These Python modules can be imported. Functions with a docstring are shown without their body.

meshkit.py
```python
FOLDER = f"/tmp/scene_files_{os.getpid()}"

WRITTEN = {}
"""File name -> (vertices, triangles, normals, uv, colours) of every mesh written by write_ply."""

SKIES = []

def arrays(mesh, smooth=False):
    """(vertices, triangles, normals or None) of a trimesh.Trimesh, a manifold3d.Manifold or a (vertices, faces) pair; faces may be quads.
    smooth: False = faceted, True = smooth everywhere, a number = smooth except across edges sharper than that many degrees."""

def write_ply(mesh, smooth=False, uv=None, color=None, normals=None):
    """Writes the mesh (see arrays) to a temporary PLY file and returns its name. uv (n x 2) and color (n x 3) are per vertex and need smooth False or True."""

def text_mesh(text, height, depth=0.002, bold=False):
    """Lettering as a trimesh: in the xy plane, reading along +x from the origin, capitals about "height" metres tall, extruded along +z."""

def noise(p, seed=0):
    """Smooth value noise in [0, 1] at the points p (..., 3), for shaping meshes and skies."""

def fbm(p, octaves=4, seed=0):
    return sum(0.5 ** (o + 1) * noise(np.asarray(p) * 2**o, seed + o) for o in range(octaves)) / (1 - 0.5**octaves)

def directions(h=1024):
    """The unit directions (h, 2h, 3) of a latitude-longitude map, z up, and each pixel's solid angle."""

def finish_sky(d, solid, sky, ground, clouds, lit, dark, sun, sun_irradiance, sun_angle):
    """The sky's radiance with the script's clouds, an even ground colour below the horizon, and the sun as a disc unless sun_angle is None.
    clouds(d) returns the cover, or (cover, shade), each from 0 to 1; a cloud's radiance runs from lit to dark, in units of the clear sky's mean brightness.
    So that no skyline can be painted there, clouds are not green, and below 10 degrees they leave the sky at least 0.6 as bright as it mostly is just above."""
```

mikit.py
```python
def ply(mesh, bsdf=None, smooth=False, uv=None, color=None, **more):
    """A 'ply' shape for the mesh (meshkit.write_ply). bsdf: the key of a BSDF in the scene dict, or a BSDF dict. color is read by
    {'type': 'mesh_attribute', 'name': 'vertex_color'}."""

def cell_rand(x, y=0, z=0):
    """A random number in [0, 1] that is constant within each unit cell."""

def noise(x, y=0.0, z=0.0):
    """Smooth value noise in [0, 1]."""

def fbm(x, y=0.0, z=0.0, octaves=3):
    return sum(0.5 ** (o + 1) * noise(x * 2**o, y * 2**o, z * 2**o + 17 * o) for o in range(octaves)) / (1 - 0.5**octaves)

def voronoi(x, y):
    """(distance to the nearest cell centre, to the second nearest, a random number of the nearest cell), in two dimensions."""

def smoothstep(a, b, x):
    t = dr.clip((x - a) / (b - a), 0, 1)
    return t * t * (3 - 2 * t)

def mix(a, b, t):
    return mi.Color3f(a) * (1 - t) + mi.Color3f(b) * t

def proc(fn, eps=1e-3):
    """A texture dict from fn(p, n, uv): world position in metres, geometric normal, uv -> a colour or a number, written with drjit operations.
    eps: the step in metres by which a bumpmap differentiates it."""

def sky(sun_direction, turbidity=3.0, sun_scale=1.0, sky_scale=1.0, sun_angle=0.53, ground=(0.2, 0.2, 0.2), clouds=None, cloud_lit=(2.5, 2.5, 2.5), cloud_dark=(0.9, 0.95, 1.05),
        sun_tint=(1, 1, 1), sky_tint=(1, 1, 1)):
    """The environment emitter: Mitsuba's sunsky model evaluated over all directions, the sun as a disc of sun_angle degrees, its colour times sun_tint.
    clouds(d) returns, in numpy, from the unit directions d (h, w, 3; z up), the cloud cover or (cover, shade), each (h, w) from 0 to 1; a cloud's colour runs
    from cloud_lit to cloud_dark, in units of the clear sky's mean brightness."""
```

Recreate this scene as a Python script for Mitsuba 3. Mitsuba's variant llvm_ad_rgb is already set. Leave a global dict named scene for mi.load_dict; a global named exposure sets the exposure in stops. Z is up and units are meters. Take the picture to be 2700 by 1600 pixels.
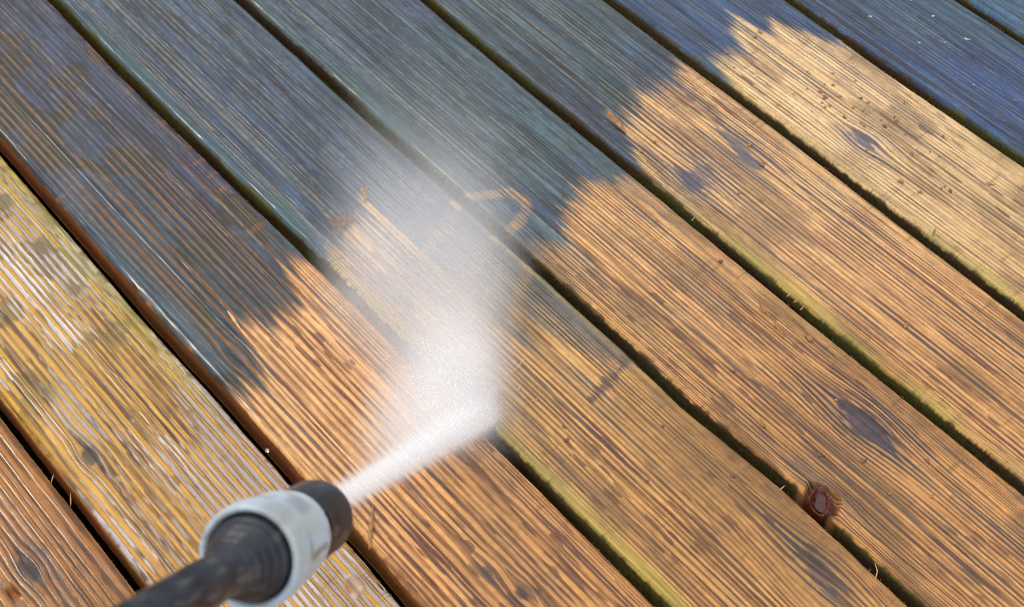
import math, random
import numpy as np, trimesh, manifold3d
import drjit as dr, mitsuba as mi, mikit
from mikit import noise, fbm, cell_rand, smoothstep, mix
T = mi.ScalarTransform4f
random.seed(7)
rng = np.random.default_rng(11)
scene, labels = {}, {}

# ---------------------------------------------------------------- camera, sky, exposure
CAM = np.array([-0.45987, -0.48970, 0.87566])
FWD = np.array([0.416673, 0.443703, -0.793417])
UP = np.array([0.511291, 0.607270, 0.608115])
scene['camera'] = {'type': 'thinlens', 'fov': 38.187, 'fov_axis': 'x', 'aperture_radius': 0.0028, 'focus_distance': 1.06,
                   'near_clip': 0.01, 'far_clip': 300.0,
                   'to_world': T().look_at(origin=CAM.tolist(), target=(CAM + FWD).tolist(), up=UP.tolist())}
scene['sky'] = mikit.sky([-0.12, 0.60, 0.79], turbidity=3, sun_scale=0.2, sun_angle=16, clouds=lambda d: 1.0,
                         cloud_lit=(2.36, 2.5, 2.74), cloud_dark=(1.0, 1.05, 1.15))
exposure = 2.25

# ---------------------------------------------------------------- helpers
def tag(key, label=None, cat=None, group=None, kind=None):
    labels[key] = {k: v for k, v in dict(label=label, category=cat, group=group, kind=kind).items() if v}

def srgb(r, g, b):
    c = np.array([r, g, b]) / 255.0
    c = np.where(c < 0.04045, c / 12.92, ((c + 0.055) / 1.055) ** 2.4)
    return [float(x) for x in c]

def hash01(*a):
    h = np.zeros(np.broadcast(*a).shape, np.uint64)
    for i, x in enumerate(a):
        h = h + (np.floor(x).astype(np.int64) + 1000000).astype(np.uint64) * np.uint64([374761393, 668265263, 2147483647][i])
    h = h & np.uint64(0xFFFFFFFF)
    h = ((h ^ (h >> np.uint64(13))) * np.uint64(1274126177)) & np.uint64(0xFFFFFFFF)
    return ((h ^ (h >> np.uint64(16))) & np.uint64(0xFFFFFF)).astype(float) / 16777215.0

def nz(x, y=0.0, z=0.0):
    x, y, z = np.broadcast_arrays(np.asarray(x, float), np.asarray(y, float), np.asarray(z, float))
    i = [np.floor(v) for v in (x, y, z)]
    t = [(v - a) ** 2 * (3 - 2 * (v - a)) for v, a in zip((x, y, z), i)]
    def ed(b, c):
        p, q = hash01(i[0], i[1] + b, i[2] + c), hash01(i[0] + 1, i[1] + b, i[2] + c)
        return p + (q - p) * t[0]
    a = ed(0, 0) * (1 - t[1]) + ed(1, 0) * t[1]
    b = ed(0, 1) * (1 - t[1]) + ed(1, 1) * t[1]
    return a * (1 - t[2]) + b * t[2]

def fb(x, y=0.0, z=0.0, octaves=3):
    return sum(0.5 ** (o + 1) * nz(x * 2 ** o, y * 2 ** o, z * 2 ** o + 17 * o) for o in range(octaves)) / (1 - 0.5 ** octaves)

def sst(a, b, x):
    t = np.clip((x - a) / (b - a), 0, 1)
    return t * t * (3 - 2 * t)

# ---------------------------------------------------------------- the deck: measured layout
X0, P = -0.340105, 0.125          # x of the first board's left line, and the pitch of the boards
GAP, THICK, RND = 0.0078, 0.030, 0.0042
EDGE = {0: [[0.155, 0.0014], [0.064, 0.001], [-0.022, 0.0003]], 1: [[0.377, 0.0014], [0.31, 0.0005], [0.172, -0.0017], [0.065, -0.0009], [-0.015, -0.0018], [-0.081, 0.001], [-0.14, -0.0008]],
        2: [[0.513, 0.0003], [0.399, -0.0022], [0.332, -0.0017], [0.206, -0.0006], [0.091, 0.0004], [0.009, -0.0003], [-0.072, 0.0002], [-0.138, 0.0], [-0.247, -0.0006]],
        3: [[0.409, 0.0009], [0.255, -0.0005], [0.101, -0.0003], [-0.006, 0.0006], [-0.095, -0.0003], [-0.147, -0.0025], [-0.239, 0.0022], [-0.354, 0.0003]],
        4: [[0.305, 0.0017], [0.156, -0.0003], [0.003, -0.0004], [-0.151, -0.0008], [-0.254, 0.0001], [-0.35, 0.001]],
        5: [[0.202, 0.0019], [0.104, 0.0013], [-0.006, 0.0024], [-0.108, 0.0006], [-0.258, -0.0009]],
        6: [[0.098, 0.0026], [-0.02, 0.0002], [-0.162, 0.0023]], 7: [[0.001, -0.004], [-0.073, -0.0039]]}
GAPW = {1: 0.0100, 2: 0.0076, 3: 0.0080}
VIEW = {-1: [-0.039, 0.169], 0: [-0.146, 0.388], 1: [-0.253, 0.539], 2: [-0.362, 0.518], 3: [-0.402, 0.414], 4: [-0.354, 0.313], 5: [-0.26, 0.212], 6: [-0.166, 0.104], 7: [-0.076, 0.0]}
# how far up each board the wash has come: [x, y] points across the board
BOUND = {1: [[-0.2091, 0.0648], [-0.1999, 0.0646], [-0.1776, 0.0628], [-0.1699, 0.0686], [-0.1696, 0.0842], [-0.1708, 0.1012], [-0.1680, 0.1128], [-0.1622, 0.1134], [-0.1539, 0.108], [-0.1524, 0.0828], [-0.1416, 0.0927], [-0.1357, 0.0992], [-0.1273, 0.0988], [-0.1136, 0.1124], [-0.1099, 0.1348], [-0.1036, 0.1348], [-0.0965, 0.1323]],
         2: [[-0.0859, 0.1141], [-0.0696, 0.1265], [-0.0531, 0.1394], [-0.042, 0.141], [-0.0264, 0.1482], [-0.0205, 0.1519], [-0.0190, 0.07], [-0.0180, -0.0392], [0.0004, -0.0285], [0.0057, -0.0539], [0.0178, -0.0825], [0.0263, -0.1015]],
         3: [[0.0431, 0.024], [0.0571, 0.0255], [0.0696, 0.0204], [0.0816, 0.0265], [0.0951, 0.0398], [0.1173, 0.051], [0.1278, 0.0502], [0.1311, 0.0395], [0.1445, 0.0323], [0.1560, 0.0339], [0.1608, 0.0187]],
         4: [[0.1599, 0.0108], [0.1715, 0.0414], [0.186, 0.0708], [0.1884, 0.0839], [0.1925, 0.0775], [0.2069, 0.0777], [0.2242, 0.0975], [0.235, 0.0967], [0.2409, 0.088], [0.2528, 0.0927], [0.263, 0.0907], [0.2805, 0.1021], [0.2862, 0.0941]],
         5: [[0.2898, 0.0493], [0.3047, 0.0755], [0.3232, 0.0898], [0.3263, 0.0839], [0.3379, 0.0843], [0.3530, 0.1087], [0.3610, 0.1108], [0.3680, 0.08], [0.3721, 0.083], [0.3841, 0.0868], [0.3886, 0.0763], [0.391, 0.064], [0.3970, 0.0449], [0.4035, 0.03]]}
# single passes of the jet over the still grimy wood: points, half width, how clean
STROKE = [([[0.0391, 0.1065], [0.0536, 0.0951], [0.0723, 0.0846], [0.074, 0.07], [0.0691, 0.0626], [0.059, 0.0568], [0.0429, 0.0548]], 0.0060, 0.8),
          ([[0.0295, 0.1015], [0.0072, 0.0875], [-0.0131, 0.0809], [-0.0285, 0.0761]], 0.007, 0.75),
          ([[0.0265, 0.0559], [0.004, 0.0433], [-0.0258, 0.039], [-0.0602, 0.047]], 0.0075, 0.75),
          ([[0.031, 0.0179], [0.0159, 0.0092], [0.0066, 0.0012], [-0.0096, -0.0137], [-0.0264, -0.0223]], 0.008, 0.85)]
# x, y, half width, half length, strength with which the grain bends round it
BEND = [(0.1200, -0.2382, 0.014, 0.036, 0.6), (0.0480, -0.2640, 0.010, 0.026, 0.7), (0.2478, -0.0161, 0.008, 0.026, 0.35), (0.1929, -0.0053, 0.008, 0.022, 0.35),
        (0.3329, -0.0623, 0.010, 0.022, 0.7), (-0.1836, 0.0928, 0.006, 0.016, 0.8), (-0.3096, 0.0873, 0.006, 0.016, 0.8), (-0.3821, 0.0395, 0.007, 0.016, 0.7),
        (-0.1584, -0.1561, 0.006, 0.014, 0.6), (-0.1500, -0.1819, 0.006, 0.014, 0.6), (0.0140, -0.3000, 0.014, 0.050, 0.75), (-0.0060, -0.3150, 0.012, 0.040, 0.6)]
RING = {-1: 0.0050, 0: 0.0051, 1: 0.0052, 2: 0.0041, 3: 0.0036, 4: 0.0039, 5: 0.0040, 6: 0.0038, 7: 0.0038}
IRREG = {-1: 0.35, 0: 0.35, 1: 0.3, 2: 0.3, 3: 0.45, 4: 0.4, 5: 0.4, 6: 0.4, 7: 0.4}
RELIEF = {-1: 0.00075, 0: 0.0007, 1: 0.00065, 2: 0.00045, 3: 0.00042, 4: 0.00042, 5: 0.0004, 6: 0.0004, 7: 0.0004}

def edge_line(k, y):
    e = EDGE.get(k)
    w = 0.0008 * (nz(y * 9, k * 3.7) - 0.5) + 0.0005 * (nz(y * 60, k * 5.1) - 0.5)
    if not e:
        return X0 + k * P + 3 * w
    e = sorted(e)
    return X0 + k * P + np.interp(y, [a[0] for a in e], [a[1] for a in e]) + w

def ring_phase(k, x, y):
    """Grain coordinate: one unit per growth ring, bent round the knots and drifting along the board."""
    gx = np.array(x, float)
    for kx, ky, wx, wy, a in BEND:
        dx, dy = x - kx, y - ky
        gx = gx - a * dx * np.exp(-(dx / (1.35 * wx)) ** 2 - (dy / wy) ** 2)
    u = gx - (X0 + k * P)
    ir = IRREG.get(k, 0.8)
    drift = 0.0032 * (fb(y * 1.9, k * 4.3 + u * 6) - 0.5) + 0.0007 * ir * (fb(y * 8.0, u * 45, k * 2.1) - 0.5) + 0.0007 * ir * (nz(y * 30, u * 160, k * 2.9) - 0.5)
    u = u + drift
    sp = RING.get(k, 0.0038)
    if k >= 1:      # rings stand on edge and close together towards both arrises
        e = 1.1 if k == 1 else 1.7
        uu = np.clip(u, -0.01, 0.13)
        u = u + e * 0.0075 * (np.exp(-np.clip(0.117 - uu, -0.01, 1) / 0.0075) - np.exp(-np.clip(uu - 0.009, -0.01, 1) / 0.0075))
    return u / sp + ir * 1.8 * (nz(u / 0.011, k * 7.7) - 0.5) + ir * 0.9 * (nz(u / 0.0047, k * 9.1) - 0.5)

def grime(k, x, y, ph):
    """1 on weathered wood that the jet has not reached, 0 on washed wood."""
    if k <= 0:
        return np.zeros_like(x)
    if k >= 6:
        return np.ones_like(x)
    b = sorted(BOUND[k])
    lim = np.interp(x, [a[0] for a in b], [a[1] for a in b])
    finger = 0.024 * (hash01(np.floor(ph), k * 3.0) - 0.5) + 0.022 * (nz(ph * 3.0, y * 30) - 0.5)
    soft = 0.007 + 0.012 * nz(x * 60, y * 40, k)
    m = sst(-soft, soft, y - lim + finger * (0.6 if k != 2 else 0.4))
    for pts, w, s in STROKE:
        pts = np.array(pts)
        d = np.full(x.shape, 9.0)
        for a, c in zip(pts[:-1], pts[1:]):
            ab = c - a
            t = np.clip(((x - a[0]) * ab[0] + (y - a[1]) * ab[1]) / (ab @ ab), 0, 1)
            d = np.minimum(d, np.hypot(x - a[0] - t * ab[0], y - a[1] - t * ab[1]))
        m = m * (1 - 0.75 * s * sst(w * 1.15, w * 0.3, d + 0.0025 * (nz(x * 120, y * 60) - 0.5)))
    if k == 2:      # half cleaned beside and under the spray
        m = m * (1 - 0.52 * sst(-0.030, -0.012, x + 0.006 * (nz(ph * 1.5, y * 20) - 0.5)) * sst(0.13, 0.02, y + 0.03 * (nz(x * 40, y * 25) - 0.5)))
    return m

def board_mesh(k, fine):
    nx = 150 if fine else 24
    if fine:
        a, b = VIEW[k][0] - 0.05, VIEW[k][1] + 0.05
        mid = np.linspace(a, b, int((b - a) / 0.0019))
        lo, hi = a - np.geomspace(0.004, 1.9 + a, 46)[::-1], b + np.geomspace(0.004, 1.9 - b, 46)
        ys = np.concatenate([lo, mid, hi])
    else:
        ys = np.linspace(-1.9, 1.9, 110)
    left = edge_line(k, ys) + GAPW.get(k, GAP)
    right = edge_line(k + 1, ys)
    na, ns = 6, 7
    # the section, anticlockwise from the left foot: side, rounded arris, top, rounded arris, side
    sec = [(0.0, -t, 0.0) for t in np.linspace(THICK, RND, ns)]
    sec += [(RND * (1 - math.cos(q)), -RND * (1 - math.sin(q)), 0.15 + 0.5 * math.sin(q)) for q in np.linspace(0, math.pi / 2, na + 1)[1:]]
    offl = [s[0] for s in sec]; zl = [s[1] for s in sec]; al = [s[2] for s in sec]
    n_l = len(sec)
    U = np.linspace(0, 1, nx + 2)[1:-1]
    W = (right - left)[:, None]
    x_top = left[:, None] + RND + U[None] * (W - 2 * RND)
    x_l = left[:, None] + np.array(offl)[None] + 0 * W
    x_r = right[:, None] - np.array(offl)[::-1][None] + 0 * W
    X = np.hstack([x_l, x_top, x_r])
    Z = np.hstack([np.tile(zl, (len(ys), 1)), np.zeros_like(x_top), np.tile(zl[::-1], (len(ys), 1))])
    A = np.hstack([np.tile(al, (len(ys), 1)), np.ones_like(x_top), np.tile(al[::-1], (len(ys), 1))])
    Y = np.repeat(ys[:, None], X.shape[1], 1)
    ph = ring_phase(k, X, Y)
    ph = ph + np.where(A < 1, Z / 0.0024, 0) * np.where(np.arange(X.shape[1]) < n_l, -1, 1)[None]
    m = grime(k, X, Y, ph)
    # relief: soft early wood worn away between hard rings, torn fibres, a film of water that fills the lowest grooves
    c = (0.5 + 0.5 * np.cos(2 * np.pi * ph)) ** 1.3
    amp = 0.45 + 0.75 * hash01(np.floor(ph + 0.5), k * 5.0 + 0 * ph) * (0.3 + 0.8 * nz(np.floor(ph + 0.5) * 1.7, Y * 7.0) + 0.6 * nz(np.floor(ph + 0.5) * 2.9, Y * 19.0))
    h = c * amp + 0.30 * (fb(ph * 2.3, Y * 45, k, 2) - 0.5) + 0.18 * (nz(ph * 4.2, Y * 150, k) - 0.5)
    level = {-1: 0.22, 0: 0.34, 1: 0.34}.get(k, 0.14) + 0.25 * (fb(X * 28, Y * 9, k + 3) - 0.45)
    h = np.maximum(h, level) if fine else h
    relief = RELIEF.get(k, 0.0004)
    top = A >= 1
    cup = -0.0006 * ((X - (X0 + (k + 0.5) * P)) / (0.5 * P)) ** 2
    Z = Z + np.where(top, h * relief + cup, h * relief * A + cup * A)
    side_bump = (A < 0.5) * 0.0006 * (fb(Z * 400, Y * 60, k) - 0.5) * np.where(np.arange(X.shape[1]) < n_l, 1, -1)[None]
    X = X + side_bump
    # the open knot at a board's left arris: a hollow with broken walls
    if k == 3:
        r = np.hypot((X - 0.0505) / 0.0115, (Y + 0.2628) / 0.0145) + 0.35 * (nz(X * 260, Y * 160) - 0.5)
        Z = Z - 0.0060 * sst(1.05, 0.75, r) * (A > 0.3)
    if k == -1:
        r = np.hypot((X + 0.3995) / 0.004, (Y - 0.0305) / 0.006)
        Z = Z - 0.004 * sst(1.0, 0.4, r) * (A > 0.3)
    ny, nc = X.shape
    v = np.stack([X, Y, Z], -1).reshape(-1, 3)
    idx = np.arange(ny * nc).reshape(ny, nc)
    f = np.stack([idx[:-1, :-1], idx[:-1, 1:], idx[1:, 1:], idx[1:, :-1]], -1).reshape(-1, 4)
    f = np.vstack([f, np.stack([idx[:-1, -1], idx[:-1, 0], idx[1:, 0], idx[1:, -1]], -1)])
    f = np.vstack([f[:, [0, 1, 2]], f[:, [0, 2, 3]]])
    # ends
    ends = [np.stack([idx[0, 1:-1], np.full(nc - 2, idx[0, 0]), idx[0, 2:]], -1), np.stack([idx[-1, 1:-1], idx[-1, 2:], np.full(nc - 2, idx[-1, 0])], -1)]
    f = np.vstack([f] + ends)
    uv = np.stack([ph + 60.0 + 200.0 * (k + 40), m], -1).reshape(-1, 2)
    return (v, f), uv

# ---------------------------------------------------------------- wood
def lut(k, table, default):
    out = mi.Color3f(default)
    for i, c in table.items():
        out = dr.select(dr.abs(k - i) < 0.5, mi.Color3f(c), out)
    return out

LIGHT = {-1: srgb(160, 106, 52), 0: srgb(196, 146, 66), 1: srgb(224, 172, 118), 2: srgb(218, 174, 114), 3: srgb(222, 174, 120), 4: srgb(226, 182, 132), 5: srgb(232, 200, 154)}
DARK = {-1: srgb(62, 38, 18), 0: srgb(72, 44, 10), 1: srgb(112, 68, 38), 2: srgb(108, 70, 38), 3: srgb(108, 68, 44), 4: srgb(134, 92, 68), 5: srgb(156, 122, 98)}
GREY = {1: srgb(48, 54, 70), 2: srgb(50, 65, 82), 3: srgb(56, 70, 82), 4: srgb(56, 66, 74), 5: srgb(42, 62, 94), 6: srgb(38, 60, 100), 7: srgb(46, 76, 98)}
VEIN = {1: srgb(122, 96, 66), 2: srgb(124, 112, 82), 3: srgb(112, 110, 88), 4: srgb(132, 114, 86), 5: srgb(88, 98, 106), 6: srgb(86, 96, 110), 7: srgb(88, 104, 108)}
# dark knots and stains of the wood itself: x, y, half width, half length, strength
STAIN = [(0.1215, -0.2390, 0.0150, 0.026, 1.0), (0.0600, -0.2470, 0.010, 0.026, 0.55), (0.0640, -0.2740, 0.006, 0.020, 0.5), (0.1920, -0.0040, 0.011, 0.017, 0.9), (0.2050, 0.0000, 0.006, 0.012, 0.7), (0.2440, -0.0120, 0.007, 0.018, 0.85), (0.2480, 0.0100, 0.005, 0.016, 0.8), (0.3329, -0.0623, 0.0085, 0.014, 0.9),
         (-0.1836, 0.0928, 0.0045, 0.006, 0.9), (-0.3096, 0.0873, 0.005, 0.009, 0.85), (-0.3821, 0.0395, 0.007, 0.011, 0.9), (-0.1584, -0.1561, 0.004, 0.009, 0.8), (-0.1520, -0.1819, 0.005, 0.008, 0.8),
         (-0.1414, -0.1875, 0.004, 0.006, 0.7), (0.0060, -0.2970, 0.009, 0.026, 0.8), (0.0000, -0.1560, 0.003, 0.012, 0.4)]

def wood_parts(p, uv):
    k = dr.floor(uv.x / 200.0) - 40
    ph = uv.x - 200.0 * (k + 40) - 60.0
    y = p.y
    cell = dr.floor(ph + 0.5)
    w = 0.5 + 0.5 * dr.cos(2 * dr.pi * ph)
    tear = noise(ph * 4.2, y * 150, k)
    fib = fbm(ph * 2.3, y * 45, k, 2)
    amp = 0.45 + 0.75 * cell_rand(cell, k * 5.0) * (0.3 + 0.8 * noise(cell * 1.7, y * 7.0) + 0.6 * noise(cell * 2.9, y * 19.0))
    h = dr.power(dr.maximum(w, 0), 1.3) * amp + 0.30 * (fib - 0.5) + 0.18 * (tear - 0.5)
    return k, ph, y, cell, w, h, fib, tear

def wood_colour(p, n, uv):
    k, ph, y, cell, w, h, fib, tear = wood_parts(p, uv)
    fine = noise(ph * 4.6, y * 34, k + 3)
    thread = noise(p.x * 430 + 0.6 * fib, y * 26, k + 6)
    speck = noise(p.x * 330, y * 240, k)
    broad = fbm(p.x * 14, y * 5, k * 3.0)
    r1 = cell_rand(cell, k, 9)
    on0 = dr.select(dr.abs(k) < 0.5, 1.0, 0.0)
    on1 = dr.select(dr.abs(k - 1) < 0.5, 1.0, 0.0)
    right = dr.select(k > 1.5, 1.0, 0.0)
    lo = 0.02 + 0.20 * r1
    plain = 0.35 + 0.55 * cell_rand(cell, k, 27)
    ridge = smoothstep(lo, lo + 0.42, h + 0.32 * (fine - 0.5) + 0.22 * (thread - 0.5))
    # ---- washed wood
    light, dark = lut(k, LIGHT, srgb(230, 178, 124)), lut(k, DARK, srgb(112, 74, 50))
    washed = mix(dark, light, dr.clip(0.68 + plain * (ridge - 0.62) * (0.80 + 0.30 * r1) + 0.55 * (thread - 0.5) + 0.30 * (fine - 0.5) + 0.22 * (fib - 0.4), 0, 1.15))
    run = noise(ph * 1.5, y * 16.0, k * 3.3) + 0.22 * (thread - 0.5)
    washed = mix(washed, mi.Color3f(srgb(90, 56, 50)), 0.80 * smoothstep(0.56, 0.70, run) * (1 - 0.75 * ridge))
    slate = noise(ph * 1.3, y * 11.0, k * 1.7 + 5) + 0.25 * (thread - 0.5)
    washed = mix(washed, mi.Color3f(srgb(70, 74, 82)), (0.55 + 0.25 * right) * smoothstep(0.62, 0.80, slate) * (1 - 0.8 * ridge))
    washed = mix(washed, mi.Color3f(srgb(140, 106, 44)), (0.16 + 0.10 * right) * smoothstep(0.52, 0.75, broad + 0.3 * (thread - 0.5)))
    mottle = smoothstep(0.54, 0.72, fbm(p.x * 44, y * 15, k + 101) + 0.25 * (fine - 0.5))
    washed = mix(washed, mi.Color3f(srgb(98, 78, 56)), 0.50 * mottle * right)
    dash = smoothstep(0.70, 0.80, noise(ph * 2.4, y * 60, k + 83)) * smoothstep(0.48, 0.6, noise(p.x * 22, y * 14, k + 91))
    washed = mix(washed, mi.Color3f(srgb(84, 54, 36)), 0.7 * dash)
    darkened = smoothstep(0.06, -0.24, y + 0.5 * dr.maximum(p.x - 0.12, 0) + 0.06 * (broad - 0.5)) * dr.select(k > 0.5, 1.0, 0.0)  # washed tone grows darker and browner towards the lower ends of the boards
    washed = washed * mi.Color3f(0.97, 0.92, 0.76) * (0.88 + 0.24 * speck) * mix(mi.Color3f(1.0, 1.0, 1.0), mi.Color3f(0.76, 0.65, 0.49), darkened)
    # board 0 still holds olive slime on its ridges, milky water between them with its wet glare painted in
    film_sheen0 = smoothstep(0.30, 0.12, h) * smoothstep(0.36, 0.56, fbm(p.x * 20, y * 8, 3.0) + 0.25 * (tear - 0.5))
    washed = mix(washed, mi.Color3f(srgb(164, 154, 146)), 0.85 * film_sheen0 * on0)  # bright reflection on the water film, painted as pale lilac grey
    slime = smoothstep(0.36, 0.62, fbm(p.x * 60, y * 22, 8.0) * 0.6 + 0.45 * smoothstep(0.0, 0.22, y) - 0.02)
    washed = mix(washed, mi.Color3f(srgb(190, 146, 48)), 0.62 * slime * ridge * on0)
    blot = smoothstep(0.56, 0.66, fbm(p.x * 42, y * 30, 12.0) + 0.2 * (tear - 0.5)) * smoothstep(0.08, 0.20, y) * on0
    washed = mix(washed, mi.Color3f(srgb(70, 62, 22)), 0.65 * blot)
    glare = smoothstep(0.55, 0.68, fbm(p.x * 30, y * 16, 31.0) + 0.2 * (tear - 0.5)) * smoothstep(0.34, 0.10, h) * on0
    washed = mix(washed, mi.Color3f(srgb(200, 194, 190)), 0.6 * glare)  # white wet glints painted into the grooves as colour
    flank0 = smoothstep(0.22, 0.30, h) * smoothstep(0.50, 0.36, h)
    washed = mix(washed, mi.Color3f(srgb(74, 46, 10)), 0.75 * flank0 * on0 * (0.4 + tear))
    # ---- weathered wood: blue grey fibres, painted sky reflection at their upper ends, algae, a warmer vein along each ridge, black checks in the grooves
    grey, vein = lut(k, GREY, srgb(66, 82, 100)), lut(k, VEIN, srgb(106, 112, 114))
    teal = mix(grey, mi.Color3f(srgb(50, 74, 78)), 0.55 * smoothstep(0.46, 0.20, y) * smoothstep(0.44, 0.64, fbm(p.x * 11, y * 5.5, k + 20)))  # teal fades out upwards, so the bluer ends imitate reflected sky
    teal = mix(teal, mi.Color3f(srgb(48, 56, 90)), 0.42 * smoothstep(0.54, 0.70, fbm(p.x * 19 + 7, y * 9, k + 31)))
    vw = smoothstep(0.60, 0.95, h + 0.35 * (tear - 0.5)) * (0.25 + 0.75 * r1)
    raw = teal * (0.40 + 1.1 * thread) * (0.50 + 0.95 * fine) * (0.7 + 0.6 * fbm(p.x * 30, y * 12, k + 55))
    raw = mix(raw, mi.Color3f(srgb(98, 120, 128)), 0.30 * right * smoothstep(0.62, 0.85, noise(ph * 2.3, y * 14, k + 41)))
    raw = mix(raw, vein * (0.85 + 0.3 * speck), 0.85 * vw)
    check = smoothstep(0.20, 0.06, h) * smoothstep(0.40, 0.58, noise(ph * 1.3, y * 11, k + 2)) * dr.select(k > 2.5, 1.0, 0.30)
    raw = mix(raw, mi.Color3f(srgb(34, 36, 34)), 0.9 * check)
    nick = smoothstep(0.74, 0.82, noise(ph * 2.6, y * 55, k + 61)) * smoothstep(0.45, 0.6, noise(p.x * 25, y * 16, k + 71))
    raw = mix(raw, mi.Color3f(srgb(36, 38, 38)), 0.75 * nick)
    um = (p.x - X0 - P) / P
    amber = smoothstep(0.34, 0.22, y + 0.10 * (noise(cell * 1.3, k) - 0.5) - 0.25 * smoothstep(0.20, 0.02, um)) * on1
    amber = amber * smoothstep(0.14, 0.24, um) * smoothstep(1.0, 0.85, um)
    raw = mix(raw, mi.Color3f(srgb(112, 70, 26)), 0.95 * amber * smoothstep(0.42, 0.70, h))
    raw = mix(raw, mi.Color3f(srgb(48, 30, 12)), 0.9 * amber * smoothstep(0.30, 0.40, h) * smoothstep(0.66, 0.48, h))
    wetpatch = on1 * smoothstep(0.46, 0.54, fbm(p.x * 38, y * 26, 4.0) + 0.35 * smoothstep(0.075, 0.0, dr.sqrt(dr.square(p.x + 0.176) + dr.square((y - 0.400) * 0.6))) - 0.20)
    raw = mix(raw, mix(mi.Color3f(srgb(40, 38, 20)), mi.Color3f(srgb(112, 80, 46)), smoothstep(0.5, 0.8, h)), 0.85 * wetpatch)
    raw = raw * (0.86 + 0.28 * speck)
    left_over = smoothstep(0.57, 0.74, noise(ph * 0.9, y * 9, k + 4) + 0.3 * (thread - 0.5)) * (1 - 0.8 * ridge) * smoothstep(-0.22, 0.06, y)
    g = dr.clip(uv.y + 0.70 * left_over * right, 0, 1)
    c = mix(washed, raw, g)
    # ---- long seasoning cracks
    u = p.x - (X0 + k * P)
    c6 = dr.abs(u - 0.0200 - 0.0012 * (noise(y * 22, 6.0) - 0.5)) + dr.select(dr.abs(k - 6) < 0.5, 0.0, 1.0)
    c6b = dr.abs(u - 0.0275 - 0.0016 * (noise(y * 30, 9.0) - 0.5)) + dr.select(dr.abs(k - 6) < 0.5, 0.0, 1.0) + 0.004 * smoothstep(0.45, 0.6, noise(y * 17, 3.0))
    c3 = dr.abs(u - 0.0195 + (y + 0.21) * 0.030 - 0.0010 * (noise(y * 40, 6.0) - 0.5)) + dr.select((dr.abs(k - 3) < 0.5) & (y < -0.155), 0.0, 1.0)
    crack = smoothstep(0.0009, 0.0003, dr.minimum(dr.minimum(c6, c6b), c3))
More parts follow.
